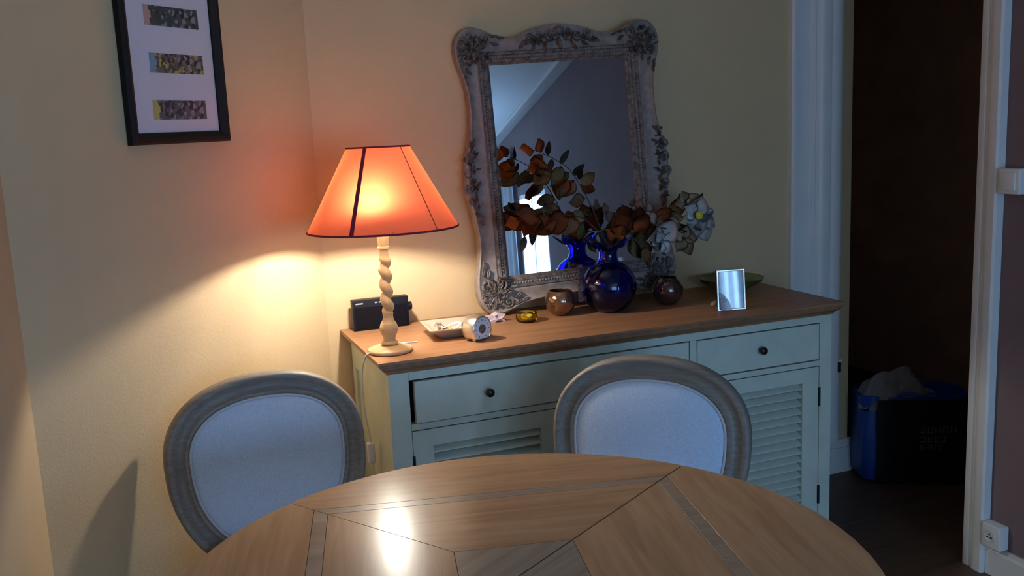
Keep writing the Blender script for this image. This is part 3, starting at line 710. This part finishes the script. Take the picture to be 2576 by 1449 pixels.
# radio
t = thing('radio', 'black radio standing behind the lamp column', 'radio', (.130, -.052, TZ0), radians(-1))
obj('body', bbox(-.0955, .0955, -.018, .018, .0, .104, .003), 'black_plastic', t, smooth=40)
obj('speaker_grille', bbox(-.088, .088, -.0195, -.015, .006, .080, .001, 1), 'grille', t)
bm = B(); box(bm, -.085, -.060, -.0193, -.017, .090, .0945); obj('badge', bm, 'silver_print', t)
for k in range(4):
    bm = B(); box(bm, -.020+.014*k, -.011+.014*k, -.0193, -.017, .090, .0945); obj('button', bm, 'silver_print', t)
bm = B(); lathe(bm, [(.0145, 0), (.0145, .012), (.0125, .014)], 20); bmesh.ops.rotate(bm, verts=bm.verts, cent=(0,0,0), matrix=Matrix.Rotation(pi/2, 3, 'Y')); bmesh.ops.translate(bm, verts=bm.verts, vec=(.0955, 0, .066)); obj('tuning_knob', bm, 'black_plastic', t, smooth=40)

# square dish with jewellery
t = thing('trinket_dish', 'square pale dish holding jewellery, just behind the silver clock', 'dish', (.305, -.290, TZ0), radians(-5))
def sq(h, z, n=6, r=.012):
    p = []
    for a in range(4):
        ca = pi/4+a*pi/2; cx_, cy_ = math.copysign(h-r, cos(ca)), math.copysign(h-r, sin(ca))
        for k in range(n+1): b_ = a*pi/2+k*pi/2/n; p.append((cx_+r*cos(b_), cy_+r*sin(b_), z))
    return p
bm = B(); rings(bm, [sq(.002, .0, r=.001), sq(.044, 0), sq(.05, .004), sq(.072, .026), sq(.088, .034), sq(.0885, .037), sq(.084, .037), sq(.070, .030), sq(.048, .008), sq(.002, .006, r=.001)], True, True, True); obj('dish', bm, 'dish', t, smooth=35)
nk = thing('bead_bracelet', 'pale beaded bracelet lying in the square dish', 'bracelet', (.305, -.295, TZ0+.0072))
for i in range(22):
    a = 2*pi*i/22
    if i == 0:
        bm = B(); sphere(bm, (0,0,0), .0052, 8, 6); b0 = obj('bead', bm, 'pearl', nk, smooth=True); b0.location = (.032*cos(a), .032*sin(a)*.8, .0052+.016)
    else: same(b0, nk, (.032*cos(a)-.004, .032*sin(a)*.9, .0052+.012+.012*cos(a*1.0)))
rg = B(); tube(rg, [(.018*cos(2*pi*k/20), .018*sin(2*pi*k/20), .003+.012) for k in range(20)], .003, 8, closed=True); rg = obj('ring', rg, 'gold', smooth=True); rg.location = (.278, -.335, TZ0+.012); tag(rg, 'gold ring near the front corner of the square dish', 'ring')
wt = thing('wristwatch', 'silver wristwatch curled in the back of the square dish', 'watch', (.268, -.265, TZ0+.0105))
bm = B(); lathe(bm, [(.011, 0), (.013, .002), (.013, .008), (.010, .010)], 20, (0, 0, .015)); obj('watch_case', bm, 'silver', wt, smooth=40)
bm = B()
for s in (-1, 1):
    pts = spline([(0, s*.012, .020), (.004, s*.026, .021), (.010, s*.034, .015), (.020, s*.036, .020)], 5); tube(bm, pts, .0048, 6)
obj('strap', bm, 'silver', wt, smooth=True)

# travel clock
t = thing('travel_clock', 'small rounded silver alarm clock with white face near the front edge', 'clock', (.349, -.405, TZ0), radians(24))
def clock_out(k, dz=0):
    r = []; R_ = .0415*k
    for i in range(40):
        a = -pi/2+2*pi*i/40; x, z = R_*cos(a), R_*sin(a)*1.02
        if z < -.030*k: z = -.030*k-(abs(z)-.030*k)*.25
        r.append((x, z+.0375+dz))
    return r
bm = B(); rings(bm, [[(x, y, max(0, z)) for x, z in clock_out(k)] for k, y in ((.80, .030), (.93, .026), (1.0, .014), (1.0, -.022), (.97, -.026))], True, True, True); obj('case', bm, 'clock_body', t, smooth=40)
bm = B(); rings(bm, [[(x, y, max(.001, z)) for x, z in clock_out(k)] for k, y in ((.96, -.025), (.955, -.029), (.90, -.031), (.86, -.0275))], True, False, False); obj('bezel', bm, 'silver', t, smooth=40)
bm = B(); rings(bm, [[(x, y, z) for x, z in clock_out(k)] for k, y in ((.90, -.0270), (.88, -.0280), (.1, -.0282))], True, True, True); fc = obj('dial', bm, 'clock_face', t)
bm = B(); lathe(bm, [(.0145, 0), (.0145, .0008)], 24); bmesh.ops.rotate(bm, verts=bm.verts, cent=(0,0,0), matrix=Matrix.Rotation(pi/2, 3, 'X')); bmesh.ops.translate(bm, verts=bm.verts, vec=(0, -.0282, .0385)); obj('centre_disc', bm, 'clock_dark', fc)
for k in range(12):
    a = 2*pi*k/12; bm = B(); box(bm, -.0008, .0008, -.0292, -.0282, .025, .030 if k % 3 else .032)
    bmesh.ops.rotate(bm, verts=bm.verts, cent=(0,0,0), matrix=Matrix.Rotation(a, 3, 'Y')); bmesh.ops.translate(bm, verts=bm.verts, vec=(0, 0, .0385)); obj('hour_mark', bm, 'clock_dark', fc)
for a, L in ((.7, .011), (-1.9, .016)):
    bm = B(); box(bm, -.0008, .0008, -.0300, -.0292, 0, L); bmesh.ops.rotate(bm, verts=bm.verts, cent=(0,0,0), matrix=Matrix.Rotation(a, 3, 'Y')); bmesh.ops.translate(bm, verts=bm.verts, vec=(0, 0, .0385)); obj('hand', bm, 'silver', fc)
for s in (-1, 1):
    bm = B(); sphere(bm, (s*.022, -.014, .004), .005, 10, 6, (1.3, 1.6, .8)); obj('foot', bm, 'silver', t, smooth=True)

# white stick
bm = B(); tube(bm, [(.122, -.326, TZ0+.0022), (.176, -.337, TZ0+.0022)], .0022, 8); tag(obj('plastic_stick', bm, 'white_plastic', smooth=40), 'thin white stick lying behind the lamp base', 'stick')
# pink stone
bm = B(); bmesh.ops.create_icosphere(bm, subdivisions=2, radius=1)
random.seed(3)
for q in bm.verts:
    d = q.co.normalized(); k = 1+.25*sin(5*d.x+3*d.y)+.18*cos(7*d.z+4*d.x)+random.uniform(-.12, .12); q.co = Vector((d.x*.033*k, d.y*.022*k, max(-.010, d.z*.020*k)))
bmesh.ops.translate(bm, verts=bm.verts, vec=(0, 0, .010)); o = obj('crystal_lump', bm, 'stone'); o.location = (.500, -.172, TZ0); tag(o, 'rough pale pink stone lying at the foot of the mirror', 'stone')
# yellow glass tealight holder
t = thing('tealight_holder', 'low yellow glass tealight holder on the sideboard', 'candle holder', (.588, -.238, TZ0))
bm = B(); lathe(bm, [(.001, 0), (.026, 0), (.034, .005), (.0375, .015), (.0365, .028), (.0325, .038), (.0300, .0385), (.0330, .028), (.0335, .016), (.028, .009), (.001, .008)], 40, cap=False); obj('glass_bowl', bm, 'yellow_glass', t, smooth=True)
bm = B(); lathe(bm, [(.001, .009), (.019, .009), (.019, .020), (.001, .020)], 24, cap=False); obj('candle', bm, 'wax', t, smooth=40)
# brown mercury-glass cup
def globe_cup(name, loc, r, zcut, mat, label):
    bm = B(); prof = [(.001, 0), (.020, 0)]
    zc = sqrt(r*r-.02*.02)
    a0 = math.atan2(-zc, .02); a1 = math.asin(zcut)
    for i in range(1, 22):
        a = a0+(a1-a0)*i/21; prof.append((r*cos(a), zc+r*sin(a)))
    rt, zt = prof[-1]; prof += [(rt-.0005, zt+.002), (rt-.003, zt+.002), (rt-.0035, zt)]
    for i in range(20, 0, -1):
        a = a0+(a1-a0)*i/21; prof.append(((r-.0035)*cos(a), zc+(r-.0035)*sin(a)+.0005))
    prof.append((.001, .004))
    lathe(bm, prof, 56, cap=False); o = obj(name, bm, mat, smooth=True); o.location = loc; return tag(o, label, 'candle holder')
globe_cup('globe_votive', (.733, -.195, TZ0), .0535, .66, 'mercury', 'shiny coppery brown globe votive with a wide mouth, left of the blue vase')
globe_cup('globe_votive', (1.137, -.235, TZ0), .0555, .80, 'smoked', 'dark smoked brown globe votive, right of the blue vase')

# blue vase with ruffled rim
VX, VY = .905, -.230
vs = thing('ruffled_vase', 'round cobalt blue glass vase with a ruffled rim', 'vase', (VX, VY, TZ0))
def vase_ring(r, z, ruf, n=96):
    out = []
    for i in range(n):
        a = 2*pi*i/n; w_ = cos(5*a+.6)
        out.append(((r+ruf*.55*w_)*cos(a), (r+ruf*.55*w_)*sin(a), z+ruf*.5*w_))
    return out
R_ = .0965; pr = [(.001, 0, 0), (.035, 0, 0), (.042, .002, 0)]
for i in range(1, 19):
    a = radians(-62+ (62+66)*i/18); pr.append((R_*cos(a), .0865+R_*sin(a)*.98, 0))
pr += [(.0345, .182, 0), (.0315, .192, 0), (.0310, .203, 0), (.0325, .213, .003), (.038, .222, .009), (.050, .231, .017), (.063, .238, .027), (.073, .243, .034)]
inn = [(r-.0032 if r > .004 else r, z+(.003 if z < .02 else 0), q) for r, z, q in pr[::-1]]
prf = pr + [(.0745, .2455, .035)] + inn
bm = B(); rings(bm, [vase_ring(*q) for q in prf], True); obj('vase_body', bm, 'blue_glass', vs, smooth=True)

# clear glass photo block behind the vase
t = thing('clear_photo_block', 'clear upright photo block half hidden behind the blue vase', 'photo frame', (.940, -.1165, TZ0))

obj('block', bbox(-.105, .105, -.006, .006, .0, .163, .001, 1), 'clear', t)
bm = B(); box(bm, -.100, -.078, -.0006, .0006, .02, .155); obj('photo', bm, 'snap', t)

# green glass bowl
o = B(); lathe(o, [(.001, 0), (.045, 0), (.050, .004), (.085, .020), (.115, .038), (.121, .047), (.1225, .052), (.119, .053), (.112, .042), (.082, .025), (.046, .009), (.001, .008)], 64, cap=False)
o = obj('glass_bowl', o, 'green_glass', smooth=60); o.location = (1.468, -.140, TZ0); tag(o, 'wide shallow olive green glass bowl at the back right end of the sideboard', 'bowl')

# silver photo frame with a snapshot tucked in its corner
t = thing('silver_photo_frame', 'small silver photo frame reflecting the window, snapshot tucked in its corner', 'photo frame')
t.matrix_basis = Matrix.Translation((1.258, -.452, TZ0)) @ Matrix.Rotation(radians(-12.5), 4, 'Z') @ Matrix.Rotation(radians(-5.5), 4, 'X')
FW, FH = .1015, .140
def fsweep(prof):
    bm = B(); rs = []
    for sx, z in ((1, FH), (-1, FH), (-1, 0), (1, 0)): rs.append([(sx*(FW/2-i), y, z+(i if z == 0 else -i)) for i, y in prof])
    rs.append(rs[0]); rings(bm, rs, True); bmesh.ops.remove_doubles(bm, verts=bm.verts, dist=1e-7); return bm
obj('frame', fsweep([(0, .004), (0, -.005), (.0015, -.0065), (.005, -.0065), (.0065, -.005), (.0065, .004)]), 'silver', t)
bm = B(); box(bm, -FW/2+.006, FW/2-.006, -.001, .002, .006, FH-.006); obj('photo', bm, 'photo', t)
bm = B(); box(bm, -FW/2+.006, FW/2-.006, -.0032, -.0022, .006, FH-.006); obj('glass', bm, 'pane', t)
bm = B(); prism(bm, [(-.040, -.001), (.000, -.001), (-.010, .030), (-.030, .056), (-.046, .062)], -.0078, -.0070)
for q in bm.verts: q.co = Vector((q.co.x, q.co.z, q.co.y+.0015))
obj('snapshot', bm, 'snap', t)
bm = B(); v = box(bm, -.018, .018, .003, .005, .0, .10)
for q in v: q.co.y += (.10-q.co.z)*.42
obj('strut', bm, 'interior', t)
# small shell
bm = B(); bmesh.ops.create_uvsphere(bm, u_segments=20, v_segments=12, radius=1)
for q in bm.verts:
    d = q.co.copy(); k = 1+.06*sin(9*math.atan2(d.y, d.x)); q.co = Vector((d.x*.024*k*(1.15 if d.x < 0 else .9), d.y*.015*k, max(-.002, d.z*.011*k)))
bmesh.ops.translate(bm, verts=bm.verts, vec=(0, 0, .002)); o = obj('seashell', bm, 'shell', smooth=True); o.location = (1.272, -.338, TZ0); o.rotation_euler = (0, 0, .3); tag(o, 'small pale shell lying behind the silver photo frame', 'shell')

# ------------------------------------------------------------------ FLOWERS in the blue vase
def petal(L, Wd, cup, tipw=.5, wavy=0., n=9, m=7):
    # a leaf/petal along +X, slightly cupped, with thickness
    rs = []
    for i in range(n):
        s = i/(n-1); w_ = Wd*(sin(pi*s**tipw)**.75 if 0 < s < 1 else .04); row = []
        for j in range(m):
            u = j/(m-1)*2-1; row.append((L*s, w_*u*.5, cup*L*(s*s*.6) - cup*Wd*.5*(1-u*u) + wavy*Wd*sin(6*s+3*u)))
        rs.append(row)
    bm = B(); rings(bm, rs, False)
    r = bmesh.ops.solidify(bm, geom=bm.faces[:], thickness=.0006)
    return bm
SRC = {}
def leaf(kind, parent, pos, direction, size, up=(0, 0, 1), name='leaf', rollv=0.):
    if kind not in SRC:
        L = {'rust': (.07, .055, .25, .8, .10), 'orange': (.07, .060, .20, .8, .12), 'tan': (.07, .050, .22, .9, .08), 'olive': (.07, .045, .2, .9, .08), 'dark': (.07, .030, .12, .8, .03), 'white': (.06, .062, .35, .6, .05), 'cream': (.06, .055, .35, .6, .05), 'pink': (.055, .040, .3, .8, .05)}[kind]
        mt = {'white': 'petal_white', 'cream': 'petal_cream', 'pink': 'petal_pink'}.get(kind, 'leaf_'+kind)
        o = obj(name, petal(*L), mt, parent, smooth=True); SRC[kind] = o
    else:
        o = SRC[kind].copy(); o.name = name; COL.objects.link(o); o.parent = parent
    x = Vector(direction).normalized(); z = Vector(up); z = (z-x*z.dot(x)).normalized(); y = z.cross(x)
    m = Matrix((x, y, z)).transposed().to_4x4() @ Matrix.Rotation(rollv, 4, 'X') @ Matrix.Diagonal((size, size, size, 1)); m.translation = Vector(pos)
    o.matrix_basis = m
    return o
VB = Vector((VX, VY, TZ0+.012))
def branch(name, label, cat, pts, rad=.0024):
    t = thing(name, label, cat, VB)
    p = spline([Vector(q)-VB for q in pts], 7); bm = B(); tube(bm, p, [rad*(1-.5*i/len(p)) for i in range(len(p))], 7); obj('stem', bm, 'stem', t, smooth=True)
    return t
front = (-.30, -.93, .2)       # general facing of the leaves, towards the room
# tall arching branch to the left
a = branch('autumn_branch', 'tall arching branch of orange and olive autumn leaves leaning left from the blue vase', 'branch', [(.915, -.222, .892), (.900, -.235, 1.05), (.888, -.240, 1.13), (.869, -.235, 1.192), (.833, -.23, 1.277), (.776, -.225, 1.375), (.718, -.22, 1.419), (.647, -.22, 1.452)])
def L(par, kind, x, z, ang, size, y=-.23, up=front, roll=0., nm='leaf'):
    leaf(kind, par, Vector((x, y, z))-VB, (cos(radians(ang)), -.12, sin(radians(ang))), size, up, nm, roll)
for q in (('orange', .690, 1.405, 195, 1.15), ('tan', .700, 1.385, 215, 1.2), ('olive', .740, 1.395, 240, 1.1), ('olive', .77, 1.372, 205, 1.0), ('tan', .790, 1.345, 225, 1.3), ('rust', .760, 1.35, 250, 1.1), ('tan', .83, 1.28, 190, 1.0), ('dark', .745, 1.40, 60, .8), ('dark', .79, 1.36, 40, .8), ('tan', .815, 1.325, 35, .9), ('rust', .82, 1.32, -20, .7), ('dark', .80, 1.345, 75, .7),
          ('orange', .650, 1.45, 170, .8), ('rust', .665, 1.445, 110, .7), ('dark', .69, 1.432, 80, .7), ('dark', .705, 1.42, 250, .7), ('rust', .68, 1.435, 230, .6), ('olive', .85, 1.235, 200, .8), ('dark', .858, 1.215, 160, .7), ('orange', .672, 1.40, 160, .6)):
    L(a, *q, y=-.225+random.uniform(-.02, .02), roll=random.uniform(-.5, .5))
b = branch('autumn_branch', 'low branch of broad russet leaves reaching left across the mirror glass', 'branch', [(.912, -.245, .892), (.900, -.255, 1.06), (.890, -.262, 1.12), (.838, -.265, 1.182), (.785, -.262, 1.222), (.70, -.255, 1.235), (.62, -.25, 1.235), (.56, -.25, 1.222)])
for q in (('tan', .775, 1.225, 235, 1.2), ('rust', .745, 1.225, 200, 1.5), ('olive', .80, 1.205, 250, .9), ('rust', .690, 1.235, 215, 1.5), ('tan', .72, 1.235, 160, 1.2), ('rust', .635, 1.235, 170, 1.3), ('rust', .64, 1.235, 225, 1.3), ('orange', .575, 1.225, 195, .8), ('rust', .61, 1.24, 140, .9), ('dark', .68, 1.245, 120, .6), ('dark', .62, 1.20, 260, .9), ('dark', .595, 1.17, 250, .8), ('tan', .81, 1.21, 150, .9)):
    L(b, *q, y=-.255+random.uniform(-.02, .02), roll=random.uniform(-.4, .4))
c = branch('mixed_flower_spray', 'mixed spray with rust leaves and white and cream blooms leaning right over the votive', 'flowers', [(.90, -.215, .892), (.905, -.225, 1.05), (.915, -.24, 1.12), (.955, -.255, 1.145), (1.016, -.262, 1.150), (1.10, -.262, 1.165), (1.165, -.262, 1.180), (1.215, -.262, 1.205)])
for q in (('rust', .965, 1.150, 130, 1.55), ('rust', .985, 1.155, 110, 1.5), ('orange', .960, 1.140, 160, 1.3), ('rust', 1.00, 1.16, 85, 1.2), ('rust', .99, 1.15, 60, 1.1), ('dark', .99, 1.18, 95, .9), ('rust', 1.01, 1.19, 70, .7), ('olive', 1.03, 1.15, 20, 1.2), ('olive', 1.00, 1.14, -40, 1.2), ('olive', 1.04, 1.155, -70, 1.1), ('tan', 1.06, 1.16, 10, 1.3), ('dark', 1.06, 1.15, -100, .9), ('dark', 1.09, 1.18, 30, 1.0), ('dark', 1.13, 1.16, -10, 1.2), ('rust', 1.08, 1.19, 35, .9),
          ('olive', .97, 1.13, -70, 1.0), ('tan', 1.14, 1.20, 40, 1.2), ('dark', 1.175, 1.22, 95, .8), ('dark', 1.24, 1.235, 60, .6), ('dark', 1.02, 1.12, -95, .9), ('tan', 1.03, 1.10, -100, .8), ('olive', .945, 1.13, 200, .7), ('dark', 1.15, 1.13, -60, .8)):
    L(c, *q, y=-.26+random.uniform(-.025, .02), roll=random.uniform(-.5, .5))
def bloom(par, x, y, z, kind, spec, core=None):
    for ang, size in spec: L(par, kind, x, z, ang, size, y=y, nm='petal')
    if core:
        bm = B(); sphere(bm, Vector((x, y-.012, z))-VB, core, 12, 8, (1, .7, 1)); obj('flower_centre', bm, 'flower_core', par, smooth=True)
bloom(c, 1.232, -.285, 1.196, 'white', [(80, 1.15), (150, 1.15), (205, 1.0), (265, 1.25), (320, 1.25), (10, 1.0), (285, 1.6)], .0150)
bloom(c, 1.085, -.295, 1.118, 'white', [(60, 1.35), (175, 1.2), (220, 1.0), (290, .8), (130, .7)])
bloom(c, 1.180, -.280, 1.118, 'cream', [(20, 1.1), (80, .8), (230, 1.0), (285, 1.05), (150, .8)])
bloom(c, 1.118, -.280, 1.190, 'cream', [(200, 1.0), (250, 1.0), (320, .9), (0, .9)])
bloom(c, 1.050, -.275, 1.220, 'pink', [(100, .6), (290, .9), (200, .5)])
bloom(c, 1.195, -.272, 1.245, 'cream', [(20, .9), (120, .8), (190, .9), (330, .7)])
bloom(c, 1.005, -.268, 1.225, 'pink', [(80, .8), (150, .6), (10, .6)])

# ------------------------------------------------------------------ HALL: blue bag with crumpled paper
t = thing('shopping_bag', 'blue plastic shopping bag standing in the dark hallway', 'bag', (2.34, -.155, 0), radians(-26))
def bag_ring(hx_, hy_, z, w_, n=56):
    out = []
    for i in range(n):
        a = 2*pi*i/n; x = hx_*math.copysign(abs(cos(a))**.42, cos(a)); y = hy_*math.copysign(abs(sin(a))**.42, sin(a))
        k = 1+w_*sin(5*a+9*z)+w_*.6*sin(11*a-14*z); out.append((x*k, y*k, z))
    return out
bm = B(); rings(bm, [bag_ring(.20, .105, .001, 0), bag_ring(.225, .125, .02, .01), bag_ring(.232, .132, .12, .02), bag_ring(.228, .128, .22, .025), bag_ring(.224, .122, .30, .03), bag_ring(.220, .115, .37, .035), bag_ring(.212, .107, .37, .035), bag_ring(.214, .11, .30, .03), bag_ring(.20, .10, .05, .01)], True, True, True)
obj('bag_body', bm, 'bag', t, smooth=50)
bm = B(); rings(bm, [[(x, -(.1385+.004*sin(9*x+20*z)), z) for x in [-.17+.395*i/12 for i in range(13)]] for z in (.015, .09, .17, .25, .33, .365)], False); bmesh.ops.solidify(bm, geom=bm.faces[:], thickness=.003); obj('front_panel', bm, 'bag_dark', t, smooth=50)
for k in (-1, 1):
    pts = spline([(-.09, k*.11, .33), (-.085, k*.115, .37), (-.05, k*.135, .39), (.0, k*.145, .385), (.05, k*.135, .39), (.085, k*.115, .37), (.09, k*.11, .33)], 5)
    bm = B(); tube(bm, pts, .007, 6); obj('handle', bm, 'bag', t, smooth=True)
random.seed(11)
for zz, n in ((.225, 5), (.185, 4), (.150, 3)):       # pale unreadable lettering on the front
    x = .0
    for k in range(n):
        bm = B(); w_ = random.uniform(.016, .024); h = .026
        y0, y1 = -.1475, -.1440
        for st in random.sample(('l', 'r', 't', 'm', 'b'), 3):
            if st == 'l': box(bm, x, x+.004, y0, y1, zz, zz+h)
            elif st == 'r': box(bm, x+w_-.004, x+w_, y0, y1, zz, zz+h)
            else: q = {'t': h-.004, 'm': h/2-.002, 'b': 0}[st]; box(bm, x, x+w_, y0+.0001, y1, zz+q, zz+q+.004)
        obj('print_mark', bm, 'bag_print', t); x += w_+.009
t = thing('wrapping_paper', 'crumpled pale paper poking out of the blue bag', 'paper', (2.275, -.16, .31), radians(-26))
bm = B(); n = 16; g = []
random.seed(5)
for j in range(n+1):
    row = []
    for i in range(n+1):
        u, w_ = i/n*2-1, j/n*2-1
        z = .155*max(0, 1-abs(u+.1)**1.6*.75-abs(w_)**2*.8)+.018*sin(7*u+3*w_)+.012*cos(9*w_-4*u)+random.uniform(-.006, .006)
        row.append((u*.165+.02*w_, w_*.088, max(.008, z)))
    g.append(row)
rings(bm, g, False); bmesh.ops.solidify(bm, geom=bm.faces[:], thickness=.002); obj('sheet', bm, 'paper', t)

# ------------------------------------------------------------------ RIGHT WALL: socket and switch
t = thing('wall_socket', 'white surface-mounted socket just above the skirting by the doorway', 'socket', (XR, -.9945, .106))
obj('housing', bbox(-.040, -.0005, -.036, .036, .0, .080, .004, 3), 'white_plastic', t, smooth=40)
bm = B(); lathe(bm, [(.021, 0), (.021, .002), (.018, .002), (.017, -.006), (.001, -.006)], 28, cap=False); bmesh.ops.rotate(bm, verts=bm.verts, cent=(0,0,0), matrix=Matrix.Rotation(-pi/2, 3, 'Y')); bmesh.ops.translate(bm, verts=bm.verts, vec=(-.0405, .004, .042)); rc = obj('outlet', bm, 'white_plastic', t, smooth=40)
for dy, dz in ((-.0, .006), (.007, -.005), (-.007, -.005)):
    bm = B(); lathe(bm, [(.0028, 0), (.0028, .003)], 12); bmesh.ops.rotate(bm, verts=bm.verts, cent=(0,0,0), matrix=Matrix.Rotation(-pi/2, 3, 'Y')); bmesh.ops.translate(bm, verts=bm.verts, vec=(-.0405, .004+dy, .042+dz)); obj('pin_hole', bm, 'hole', rc)
t = thing('light_switch', 'white surface-mounted light switch on the dark wall beside the doorway', 'switch', (XR, -1.000, 1.262))
obj('housing', bbox(-.036, -.0005, -.040, .040, .0, .078, .004, 3), 'white_plastic', t, smooth=40)
obj('rocker', bbox(-.041, -.034, -.026, .026, .012, .066, .002, 2), 'white_plastic', t, smooth=40)
